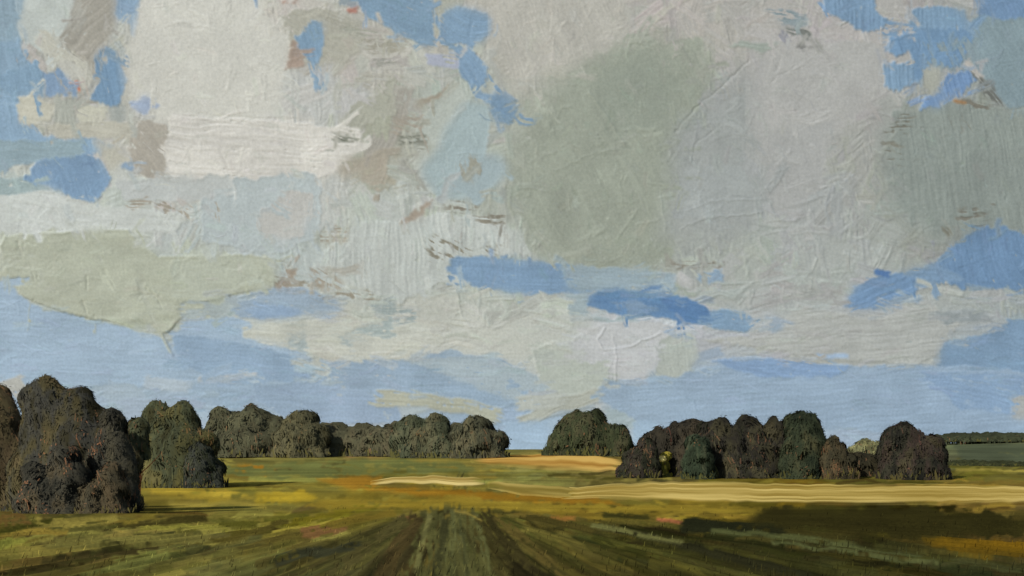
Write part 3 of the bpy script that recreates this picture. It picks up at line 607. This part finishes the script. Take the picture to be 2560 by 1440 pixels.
# ------------------------------------------------------------------ standing wheat: pale strips across the mid field
def strip(label, top, bot, h, col, dark, seed, nv=26):
    """top / bot: picture polylines of the far and near edge, set on the ground and raised to the crop's height"""
    xs = np.arange(top[0][0], top[-1][0] + .1, 5.0); nu = len(xs)
    yt = np.interp(xs, *zip(*top)); yb = np.interp(xs, *zip(*bot))
    yt = yt + (vn(xs / 26, xs * 0, seed + 5) - .5) * 5; yb = yb + (vn(xs / 30, xs * 0, seed + 6) - .5) * 6
    V = []; C = []
    for i in range(nu):
        xa, da = at(xs[i], yb[i]); xb, db = at(xs[i], yt[i]); da, db = min(da, db), max(da, db)
        for j in range(nv + 1):
            s = j / nv; d = da + (db - da) * s; x = (xs[i] - CX) / F * d
            e = min(1, 3 * s, 3 * (1 - s)) * min(1, i / 12, (nu - 1 - i) / 12)
            b = float(vn(j * .62 + .12 * math.sin(i * .03), i / 60, seed)) * .65 + float(vn(j * 1.7, i / 25, seed + 1)) * .35
            V.append((x, d, float(terrain(x, d)) + (h * (.6 + .6 * b) * e ** .5 if e > 0 else -.25)))
            k = min(1, max(0, (b - .3) * 2.6)); cc = np.array(dark) * (1 - k) + np.array(col) * k
            pyy = CY + F * (EYE - float(terrain(x, d))) / d
            w_ = float(ss(.0, .22, min(s, 1 - s, i / 40, (nu - 1 - i) / 40) + .22 * (b - .5)))
            C.append(lin(cc * w_ + fcol(np.array([xs[i]]), np.array([pyy]))[0] * (1 - w_)) / K_GND)
    idx = np.arange(nu * (nv + 1)).reshape(nu, nv + 1)
    q = np.stack([idx[:-1, :-1], idx[1:, :-1], idx[1:, 1:], idx[:-1, 1:]], -1).reshape(-1, 4)
    return tag(mesh_obj('wheat_strip', V, q, C, M_WHEAT, smooth=True), label, 'wheat', 'strips of standing wheat', 'stuff')
strip('short pale wheat strip in the middle of the field', [(922,1203),(980,1193),(1100,1188),(1180,1194),(1220,1197)], [(922,1212),(980,1211),(1100,1214),(1180,1218),(1220,1212)], .35, (208,188,124), (150,126,66), 3, 20)
strip('thin faint wheat strip between the short strip and the long one', [(1215,1203),(1300,1207),(1400,1212),(1460,1220)], [(1215,1222),(1300,1240),(1400,1246),(1460,1246)], .32, (182,162,94), (122,106,48), 5, 10)
strip('long straw coloured wheat strip stretching to the right edge of the field', [(1400,1220),(1500,1212),(1640,1203),(1800,1203),(2000,1210),(2200,1208),(2400,1212),(2700,1220)], [(1400,1250),(1500,1250),(1640,1256),(1800,1262),(2000,1264),(2200,1266),(2400,1262),(2700,1258)], .38, (198,176,106), (144,122,58), 9, 24)
strip('golden wheat patch on the rise below the round tree', [(1172,1149),(1280,1136),(1400,1130),(1500,1137),(1570,1150)], [(1172,1154),(1280,1172),(1400,1178),(1500,1182),(1570,1176)], .4, (196,162,90), (152,112,50), 14, 14)

# ------------------------------------------------------------------ trees and shrubs
def lobe_pts(n, c, R, r, up=True):
    """points on the skin of a dome whose lower half hangs like a skirt"""
    z = r.uniform(-1, 1, n); a = r.uniform(0, 2 * math.pi, n)
    k = np.where(z > 0, np.sqrt(np.clip(1 - z * z, 0, 1)), np.clip(1 - .25 * z ** 4, 0, 1) * np.sqrt(np.clip(1 - np.abs(z) ** 9, 0, 1)))
    p = np.stack([k * np.cos(a), k * np.sin(a), z], 1)
    nrm = np.stack([np.cos(a) * np.maximum(k, .05), np.sin(a) * np.maximum(k, .05), np.where(z > 0, z, z * .15)], 1) / R
    nrm /= np.linalg.norm(nrm, axis=1)[:, None] + 1e-9
    return p, nrm
def foliage(name, lobes, pal, n, dab, parent, org, seed, streak=(0.04, (128, 90, 64))):
    """one crown: boughs melted into a single swell, skinned with fine upright leaf strokes"""
    r = np.random.RandomState(seed)
    Vs, Cs, Qs, Ns = [], [], [], []; off = 0
    Lc = np.array([l[0] for l in lobes], float); Lr = np.array([l[1] for l in lobes], float)
    vol = Lr[:, 0] * Lr[:, 2]; vol = vol / vol.sum(); S = float(np.mean(Lr[:, 2])); S0 = float(min(Lr[:, 0].min(), Lr[:, 2].min()))
    wts = np.array([q[1] for q in pal], float); cum = np.cumsum(wts / wts.sum()); pcs = np.array([q[0] for q in pal], float)
    SH = 5.0
    def field(P):
        f = np.zeros(len(P)); G = np.zeros((len(P), 3))
        for c, R in zip(Lc, Lr):
            q = (P - c) / R
            low = q[:, 2] < 0
            hz = q[:, 0] ** 2 + q[:, 1] ** 2; v2 = np.where(low, 0 * q[:, 2] if c[2] - R[2] < 1.6 else q[:, 2] ** 8, q[:, 2] ** 2)
            e = np.exp(-SH * np.clip(hz + v2 - 1, -1, 6)); f += e
            gz = np.where(low, q[:, 2] * .1, q[:, 2])
            G += e[:, None] * np.stack([q[:, 0], q[:, 1], gz], 1) / R
        return f, G / (np.linalg.norm(G, axis=1)[:, None] + 1e-9)
    def rough(P):             # uneven outline: broad boughs, then twigs
        a = P / S
        return S0 * (.72 * (vn(a[:, 0] * 2.1 + 7, a[:, 2] * 2.3 + a[:, 1] * 1.7 + 3, seed) - .5) + .20 * (vn(a[:, 0] * 6 + 11, a[:, 2] * 6 + a[:, 1] * 5, seed + 1) - .5) + .03 * (vn(a[:, 0] * 17 + 1, a[:, 2] * 15 + a[:, 1] * 13, seed + 8) - .5))
    def hue(P, k):            # which kind of leaf colour grows where
        a = P / S
        cl = vn(a[:, 0] * 2.6 + 9, a[:, 2] * 1.5 + a[:, 1] * 1.2, seed + 2) * .62 + vn(a[:, 0] * 11 + 9, a[:, 2] * 2.2 + a[:, 1] * 4, seed + 3) * .38
        pick = np.clip((cl - .5) * 1.9 + .5 + r.normal(0, k, len(P)), 0, .9999) * (len(cum) - 1)
        order = np.argsort(pcs.sum(1)); i = np.floor(pick).astype(int); f = (pick - i)[:, None]
        return pcs[order[i]] * (1 - f) + pcs[order[np.minimum(i + 1, len(order) - 1)]] * f
    def onskin(c, R, p):      # slide a lobe point out to the common skin
        lo = np.full(len(p), .55); hi = np.full(len(p), 1.7)
        for _ in range(7):
            mid = (lo + hi) / 2; f, _g = field(c + R * p * mid[:, None]); inn = f > 1
            lo = np.where(inn, mid, lo); hi = np.where(inn, hi, mid)
        P = c + R * p * lo[:, None]; f, g = field(P)
        return P, g
    for li, ((c, R), wv) in enumerate(zip(lobes, vol)):
        R = np.array(R); c = np.array(c)
        nu, nv = 64, 38
        zz = np.repeat(np.cos(math.pi * np.arange(nv + 1) / nv), nu); aa = np.tile(2 * math.pi * np.arange(nu) / nu, nv + 1)
        kk = np.where(zz > 0, np.sqrt(np.clip(1 - zz * zz, 0, 1)), np.clip(1 - .1 * zz ** 4, 0, 1) * np.sqrt(np.clip(1 - np.abs(zz) ** 9, 0, 1)))
        p = np.stack([kk * np.cos(aa), kk * np.sin(aa), zz], 1)
        P, g = onskin(c, R, p); P = P + g * (rough(P))[:, None]; P[:, 2] = np.maximum(P[:, 2], -.4)
        ax = np.arctan2(P[:, 1] - c[1], P[:, 0] - c[0]) * R[0]
        st_ = vn(ax / (dab[0] * 1.3), P[:, 2] / (dab[1] * 1.2) + ax / (dab[1] * .6) * .25, seed + 21) * .6 + vn(ax / (dab[0] * 3.5), P[:, 2] / (dab[1] * 2), seed + 22) * .4
        Vs.append(P); Ns.append(g); Cs.append(hue(P, .02) * (1 + .5 * (st_ - .5))[:, None])
        q = off + np.arange((nv + 1) * nu).reshape(nv + 1, nu)
        Qs.append(np.stack([q[:-1], q[1:], np.roll(q, -1, 1)[1:], np.roll(q, -1, 1)[:-1]], -1).reshape(-1, 4)); off += nu * (nv + 1)
        m = int(n * wv)
        p, _ = lobe_pts(m, c, R, r)
        P, nrm = onskin(c, R, p)
        spray = r.rand(m) < .5
        out = np.where(spray, np.abs(r.normal(0, .065, m)), r.uniform(-.012, .006, m)) * S0
        pos = P + nrm * (rough(P) + out)[:, None]
        dn = np.array([0, 0, -1.]) + r.normal(0, .16, (m, 3)) * (1 + 4 * spray[:, None])
        t = dn - nrm * (dn * nrm).sum(1)[:, None]
        tl = np.linalg.norm(t, axis=1)[:, None]
        rnd = np.cross(nrm, np.array([0, 1., .2])); rnd /= np.linalg.norm(rnd, axis=1)[:, None] + 1e-9
        t = np.where(tl > .2, t / (tl + 1e-9), rnd)
        sw = ((vn(P[:, 0] / S * 1.6 + 5, P[:, 2] / S * 1.6 + P[:, 1] / S, seed + 4) - .5) * 1.1 + r.normal(0, .08, m))[:, None]
        t = t * np.cos(sw) + np.cross(nrm, t) * np.sin(sw)
        sd = np.cross(t, nrm); ang = r.normal(0, .12, m)[:, None]
        sd = sd * np.cos(ang) + nrm * np.sin(ang)
        L = (dab[1] * r.uniform(.3, 1.4, m))[:, None]; wd = (dab[0] * r.uniform(.5, 1.6, m))[:, None]
        L = np.minimum(L, R.min() * .7)
        sag = L * L / (8 * R.mean())
        fly = (np.where(spray, r.uniform(0, .4, m), 0))[:, None]
        L = np.where(spray[:, None], L * .26, L); wd = np.where(spray[:, None], wd * .85, wd)
        a0 = pos - t * L / 2 - nrm * sag; a1 = pos; a2 = pos + t * L / 2 - nrm * sag + nrm * fly * L
        foot = (pos[:, 2] < .12 * S)[:, None]; a2 = a2 + foot * nrm * np.abs(r.normal(0, .10 * S0, (m, 1)))
        a0[:, 2] = np.maximum(a0[:, 2], -.1); a2[:, 2] = np.maximum(a2[:, 2], -.1)
        vv = np.stack([a0 - sd * wd * .35, a0 + sd * wd * .35, a1 - sd * wd * .5, a1 + sd * wd * .5, a2 - sd * wd * .2, a2 + sd * wd * .2], 1)
        pc = hue(pos, .05) * r.uniform(.86, 1.14, m)[:, None]
        warm = vn(P[:, 0] / S * 2.8 + 2, P[:, 2] / S * 1.4 + P[:, 1] / S, seed + 6)
        lowm = r.rand(m) < streak[0] * 5 * ss(.6, .8, warm)
        pc[lowm] = pc[lowm] * .5 + .5 * np.array(streak[1]) * r.uniform(.7, .95, (lowm.sum(), 1))
        Vs.append(vv.reshape(-1, 3)); Cs.append(np.repeat(pc, 6, 0)); Ns.append(np.repeat(nrm + r.normal(0, .10, (m, 3)), 6, 0))
        b0 = off + np.arange(m) * 6
        Qs.append(np.concatenate([np.stack([b0, b0 + 1, b0 + 3, b0 + 2], 1), np.stack([b0 + 2, b0 + 3, b0 + 5, b0 + 4], 1)]))
        off += m * 6
        if c[2] - R[2] < 1.6:     # rank growth round the foot
            k = max(80, m // 4); a = r.uniform(0, 2 * math.pi, k); q_ = R[0] * r.uniform(.9, 1.16, k)
            b0 = np.stack([c[0] + q_ * np.cos(a), c[1] + q_ * R[1] / R[0] * np.sin(a), np.full(k, -.2)], 1)
            hh_ = (min(dab[1], R[2] * .7) * r.uniform(.15, .75, k))[:, None]; w_ = (dab[0] * r.uniform(.6, 1.5, k))[:, None]
            up = np.array([0, 0, 1.]) + r.normal(0, .28, (k, 3)); sx_ = np.array([1., 0, 0]) * w_
            vv = np.stack([b0 - sx_, b0 + sx_, b0 + up * hh_ * .6 - sx_ * .8, b0 + up * hh_ * .6 + sx_ * .8, b0 + up * hh_ - sx_ * .2, b0 + up * hh_ + sx_ * .2], 1)
            pc = hue(b0, .1) * r.uniform(.8, 1.1, (k, 1)); g_ = r.rand(k) < .4; pc[g_] = pc[g_] * .45 + .55 * np.array([96, 90, 42.])
            Vs.append(vv.reshape(-1, 3)); Cs.append(np.repeat(pc, 6, 0)); Ns.append(np.tile(np.array([[0, -.4, .9]]), (k * 6, 1)))
            i0 = off + np.arange(k) * 6
            Qs.append(np.concatenate([np.stack([i0, i0 + 1, i0 + 3, i0 + 2], 1), np.stack([i0 + 2, i0 + 3, i0 + 5, i0 + 4], 1)])); off += k * 6
    V = np.concatenate(Vs); C = np.concatenate(Cs); Q = np.concatenate(Qs)
    o = mesh_obj(name, V, Q, lin(np.clip(C, 0, 255)) / K_TREE, M_LEAF, parent, smooth=True)
    N = np.concatenate(Ns); N /= np.linalg.norm(N, axis=1)[:, None] + 1e-9
    N = N * .55 + np.array([0, 0, .45]); N /= np.linalg.norm(N, axis=1)[:, None] + 1e-9
    o.data.normals_split_custom_set_from_vertices(N.tolist())     # leaves shade with the swell of the crown
    return o
def tube(path, radii, n=7):
    V, Q = [], []
    for k, (p, rad) in enumerate(zip(path, radii)):
        for i in range(n):
            a = 2 * math.pi * i / n; V.append((p[0] + rad * math.cos(a), p[1] + rad * math.sin(a), p[2]))
    for k in range(len(path) - 1):
        for i in range(n): Q.append((k * n + i, k * n + (i + 1) % n, (k + 1) * n + (i + 1) % n, (k + 1) * n + i))
    return V, Q
def trunk(parent, H, rad, seed, col):
    r = random.Random(seed); V, Q = [], []
    def add(p, rr):
        v, q = tube(p, rr); o = len(V); V.extend(v); Q.extend([tuple(i + o for i in f) for f in q])
    lean = r.uniform(-.05, .05)
    add([(lean * H * s + .15 * math.sin(5 * s + seed), .1 * math.cos(4 * s), H * s * .75 - .3) for s in (0, .08, .25, .5, .75, 1)], [rad * k for k in (1.7, 1.15, .95, .75, .5, .15)])
    for k in range(6):
        a = k * 1.05 + r.random(); s0 = r.uniform(.22, .6); L = H * r.uniform(.18, .3); z0 = H * s0 * .75
        add([(lean * H * s0 + math.cos(a) * L * s, math.sin(a) * L * s, z0 + L * (.75 * s + .2 * s * s)) for s in (0, .35, .7, 1)], [rad * q for q in (.5, .36, .22, .06)])
    return mesh_obj('trunk', V, Q, np.tile(lin(col) / K_TREE, (len(V), 1)), M_BARK, parent, smooth=True)
def plant(name, label, cat, d, lobes_px, pal, n, group, seed, dab=None, trunk_col=(96, 74, 54), streak=(0.05, (140, 98, 68)), depth=.8, with_trunk=True, base_x=None):
    """lobes_px: (cx, cy, rx, ry) in picture units at distance d; the plant stands on the ground there"""
    bxp = base_x if base_x is not None else np.mean([l[0] for l in lobes_px])
    X0 = (bxp - CX) / F * d; Z0 = float(terrain(X0, d)); m = d / F
    root = empty(name, (X0, d, Z0)); tag(root, label, cat, group)
    lobes = []; r = random.Random(seed); top = 0
    if d in (305, 300, 297, 298, 312, 302): pal = [(tuple(.88 * v for v in c), w_) for c, w_ in pal]     # the darker wood at the right
    for k, (cx, cy, rx, ry) in enumerate(lobes_px):
        x = (cx - CX) * m - X0; z = EYE + (CY - cy) * m - Z0; rz = ry * m
        lobes.append(((x, r.uniform(-.25, .25) * rx * m * (k > 0), z), (rx * m, rx * m * depth, rz))); top = max(top, z + rz)
    dab = dab or (2.8 * m, 26 * m)
    foliage('crown', lobes, pal, int(n * 1.45), dab, root, (X0, d, Z0), seed, streak)
    if with_trunk: trunk(root, top, .035 * top if top < 9 else .022 * top, seed, trunk_col)
    return root
BROWN = [((40,38,26),2),((58,54,36),4),((72,64,44),3),((50,50,46),2)]
OLIVE = [((44,44,28),2),((64,62,38),4),((78,74,46),3),((56,60,44),2)]
GREY = [((56,57,43),3),((64,65,49),4),((72,71,53),2),((60,58,43),2)]
DARK = [((30,32,24),3),((42,44,32),4),((54,54,40),2),((46,40,36),2)]
GREEN = [((38,42,28),3),((48,53,35),4),((58,60,41),2),((54,52,37),1)]
DEEP = [((30,36,26),3),((38,46,34),4),((50,54,40),2)]
G1, G2, G3, GS = 'big trees at the left edge', 'far trees behind the field', 'dark trees at the right', 'low shrubs at the foot of the trees'
OR = (168, 108, 72)
plant('broadleaf_tree', 'tallest dark brown domed tree at the left', 'tree', 140, [(118,1085,70,150),(180,1108,84,146),(250,1145,74,122),(100,1190,80,100),(200,1205,120,88),(300,1185,44,96)], BROWN, 9000, G1, 11, streak=(.07, OR))
plant('broadleaf_tree', 'reddish brown tree cut by the left edge of the picture', 'tree', 146, [(-15,1106,74,138),(-60,1160,80,110),(50,1180,60,95)], [((58,50,36),3),((70,60,43),3),((64,58,40),3),((52,47,34),2)], 4200, G1, 12, streak=(.07, (150,100,68)))
plant('broadleaf_tree', 'narrow near black tree with upright strokes in front of the tallest tree', 'tree', 132, [(278,1115,46,82),(285,1175,50,100)], [((38,38,33),3),((48,47,40),4),((58,55,43),2)], 3000, G1, 13, streak=(.04, OR))
plant('shrub', 'round slate dark shrub at the foot of the tallest tree', 'shrub', 128, [(110,1225,62,64),(165,1205,52,84)], [((40,40,34),3),((52,50,42),4),((64,58,44),2)], 2400, GS, 14, streak=(.08, OR), with_trunk=False)
plant('shrub', 'brown streaked shrub between the slate shrub and the orange trunk', 'shrub', 127, [(278,1222,44,62),(240,1242,40,44)], [((56,51,38),3),((66,58,43),3),((52,50,40),3)], 1800, GS, 15, streak=(.08, (150,104,72)), with_trunk=False)
plant('broadleaf_tree', 'olive green two topped tree right of the tallest tree', 'tree', 258, [(393,1086,44,80),(455,1092,48,82),(430,1130,92,86),(495,1142,50,70),(358,1140,46,80),(335,1125,40,80),(522,1178,40,36)], OLIVE, 5600, G1, 16, streak=(.06, (150,104,66)), trunk_col=(150, 92, 60))
plant('shrub', 'dark green pointed shrub at the right foot of the olive tree', 'shrub', 252, [(500,1160,38,50),(535,1185,24,28)], [((38,42,30),3),((50,52,37),4),((42,44,40),2)], 1500, GS, 17, with_trunk=False)
# bare orange trunk between the two left trees
tr = empty('sapling', ((346 - CX) / F * 150, 150, float(terrain((346 - CX) / F * 150, 150)))); tag(tr, 'thin orange barked sapling between the tallest tree and the olive tree', 'tree', G1)
trunk(tr, 12.0, .28, 5, (178, 112, 72)); foliage('crown', [((0, 0, 9.4), (1.6, 1.4, 3.0))], OLIVE, 500, (.35, 1.7), tr, None, 18)
plant('broadleaf_tree', 'pale grey green tree behind the olive tree', 'tree', 436, [(560,1084,48,56),(620,1078,66,58),(675,1090,46,50),(610,1105,104,36)], GREY, 3400, G2, 21)
plant('broadleaf_tree', 'grey olive tree with a flat top beside a notch in the far treeline', 'tree', 430, [(755,1078,42,56),(735,1100,52,40),(785,1098,38,38)], [((58,57,42),3),((68,66,48),4),((76,72,50),2)], 2200, G2, 22, streak=(.03, (130,104,70)))
plant('hedge', 'low dark hedge running between the far grey trees', 'hedge', 440, [(700,1098,60,38),(820,1100,80,36),(910,1103,80,36),(985,1104,70,38),(1060,1104,70,40),(1130,1104,60,44),(1200,1108,50,40)], [((56,56,43),3),((65,64,48),4),((70,66,50),2)], 3400, None, 23, with_trunk=False)
plant('broadleaf_tree', 'dark green rounded tree in the middle of the far treeline', 'tree', 424, [(1030,1095,46,58),(1085,1096,48,60),(1110,1120,36,36)], [((52,56,42),3),((62,65,49),4),((72,70,52),2)], 2800, G2, 24, streak=(.06, (150,110,70)))
plant('broadleaf_tree', 'brownish tree at the right end of the far treeline', 'tree', 420, [(1185,1096,50,54),(1225,1112,42,38),(1160,1115,36,36)], [((54,55,43),3),((64,64,49),4),((74,70,52),2)], 2600, G2, 25)
plant('broadleaf_tree', 'round green tree standing alone above the golden wheat', 'tree', 442, [(1462,1094,72,68),(1415,1104,50,42),(1530,1108,50,50),(1556,1126,32,36)], GREEN, 4200, G2, 26, streak=(.03, (150,90,60)))
plant('shrub', 'dark low shrub left of the yellow gap', 'shrub', 302, [(1600,1160,42,44),(1618,1145,30,52),(1575,1182,30,22)], DARK, 1700, GS, 31, with_trunk=False)
plant('broadleaf_tree', 'dark brown tree overhanging the yellow gap', 'tree', 312, [(1675,1102,52,38),(1730,1115,60,60),(1625,1110,36,34),(1705,1160,40,44)], [((36,34,28),3),((46,43,35),4),((56,50,39),2)], 2600, G3, 32, streak=(.04, (110,64,52)))
plant('shrub', 'small yellow green bush lit in the gap under the dark brown tree', 'shrub', 307, [(1655,1165,18,24),(1665,1140,14,10)], [((110,104,40),3),((140,128,52),3),((96,92,44),2)], 700, GS, 33, with_trunk=False, dab=(.5, 1.5))  # sunlight in the gap is put into these brighter leaf colours
plant('sunlit_bush', 'tiny cream yellow patch of painted sunlight in the dark gap between right trees', 'bush', 303, [(1654,1147,10,6)], [((226,206,120),3),((236,216,136),3)], 160, None, 34, with_trunk=False, dab=(.5, .9))  # cream colour stands in for sunlight seen through the gap
plant('shrub', 'bottle green oval shrub in front of the right trees', 'shrub', 296, [(1745,1135,34,52),(1750,1165,30,36)], DEEP, 1500, GS, 35, with_trunk=False, streak=(.01, OR))
plant('broadleaf_tree', 'broad dark tree behind the bottle green shrub', 'tree', 305, [(1800,1112,60,54),(1870,1108,70,54),(1930,1115,56,58),(1860,1155,110,50)], [((38,38,28),3),((54,52,38),4),((62,58,42),3),((38,36,32),2)], 4600, G3, 36, streak=(.03, (120,80,58)))
plant('broadleaf_tree', 'tall dark green oval tree rising above its neighbours at the right', 'tree', 300, [(2003,1080,42,54),(2003,1125,52,66),(2005,1160,60,48)], [((30,36,26),3),((42,48,34),4),((58,58,40),2)], 3200, G3, 37, streak=(.03, (130,84,58)))
plant('broadleaf_tree', 'low russet tinged tree right of the tall oval tree', 'tree', 297, [(2082,1140,38,46),(2112,1166,30,40)], [((48,46,34),3),((60,55,40),4),((72,60,42),2)], 2200, G3, 38, streak=(.08, (136,90,62)))
plant('broadleaf_tree', 'small light olive tree in the gap between two dark trees', 'tree', 360, [(2155,1128,34,26),(2190,1130,28,26)], [((86,86,60),3),((104,102,70),3),((74,74,52),2)], 1000, G3, 39, trunk_col=(70, 60, 44))
plant('broadleaf_tree', 'dark flat topped tree near the right edge', 'tree', 298, [(2258,1102,46,46),(2238,1130,38,60),(2312,1138,46,54),(2283,1162,76,44)], [((28,28,24),3),((44,44,34),4),((58,54,40),2),((50,42,38),2)], 4600, G3, 40, streak=(.03, (110,70,58)))
plant('hedge', 'dark far treeline on the hill at the right edge', 'hedge', 770, [(2380,1101,70,15),(2440,1100,90,16),(2520,1101,100,16),(2600,1102,100,16),(2690,1103,90,16)], [((42,46,33),3),((50,54,39),3)], 1600, None, 41, with_trunk=False)
plant('hedge', 'dark green hedge along the near edge of the grey green field at right', 'hedge', 372, [(2420,1164,70,12),(2490,1166,80,12),(2570,1170,80,12),(2650,1174,80,12)], [((38,42,26),3),((52,54,32),3)], 1400, None, 42, with_trunk=False)
plant('hedge', 'brown dark hedge between the russet tree and the flat topped tree', 'hedge', 312, [(2150,1166,54,30),(2200,1166,48,28)], [((40,38,28),3),((52,48,34),3)], 1000, None, 43, with_trunk=False)

# ------------------------------------------------------------------ short grass on the near field
n = 2000; r = np.random.RandomState(5)
py = 1268 + 190 * r.rand(n) ** .8; px = r.uniform(-250, 2820, n)
d = np.interp(-py, -PY[:, 70 + 600][::1], dl) if False else F * EYE / (py - 1249.0)
d = np.clip(d, 20, 150); x = (px - CX) / F * d; z = terrain(x, d)
c = fcol(px, CY + F * (EYE - z) / d) * r.choice([.74, .86, 1.1, 1.2], n)[:, None] * r.uniform(.9, 1.1, (n, 1))
hgt = r.uniform(.06, .2, n) * (.6 + d / 110); wd = .008 + .0003 * d
lean = r.normal(.25, .15, n) * hgt
A = np.stack([x - wd, d, z - .03], 1); B = np.stack([x + wd, d, z - .03], 1)
T1 = np.stack([x + lean + wd * .6, d + .05, z + hgt], 1); T0 = np.stack([x + lean - wd * .4, d + .05, z + hgt], 1)
Vg = np.stack([A, B, T1, T0], 1).reshape(-1, 3)
gr = tag(mesh_obj('grass', Vg, np.arange(n * 4).reshape(n, 4), np.repeat(lin(np.clip(c, 0, 255)) / K_GND, 4, 0), M_FIELD), 'short grass blades standing on the near ploughed field', 'grass', kind='stuff')
gr.data.polygons.foreach_set('use_smooth', np.ones(n, dtype=bool)); gr.data.normals_split_custom_set_from_vertices([(0, 0, 1)] * (4 * n))
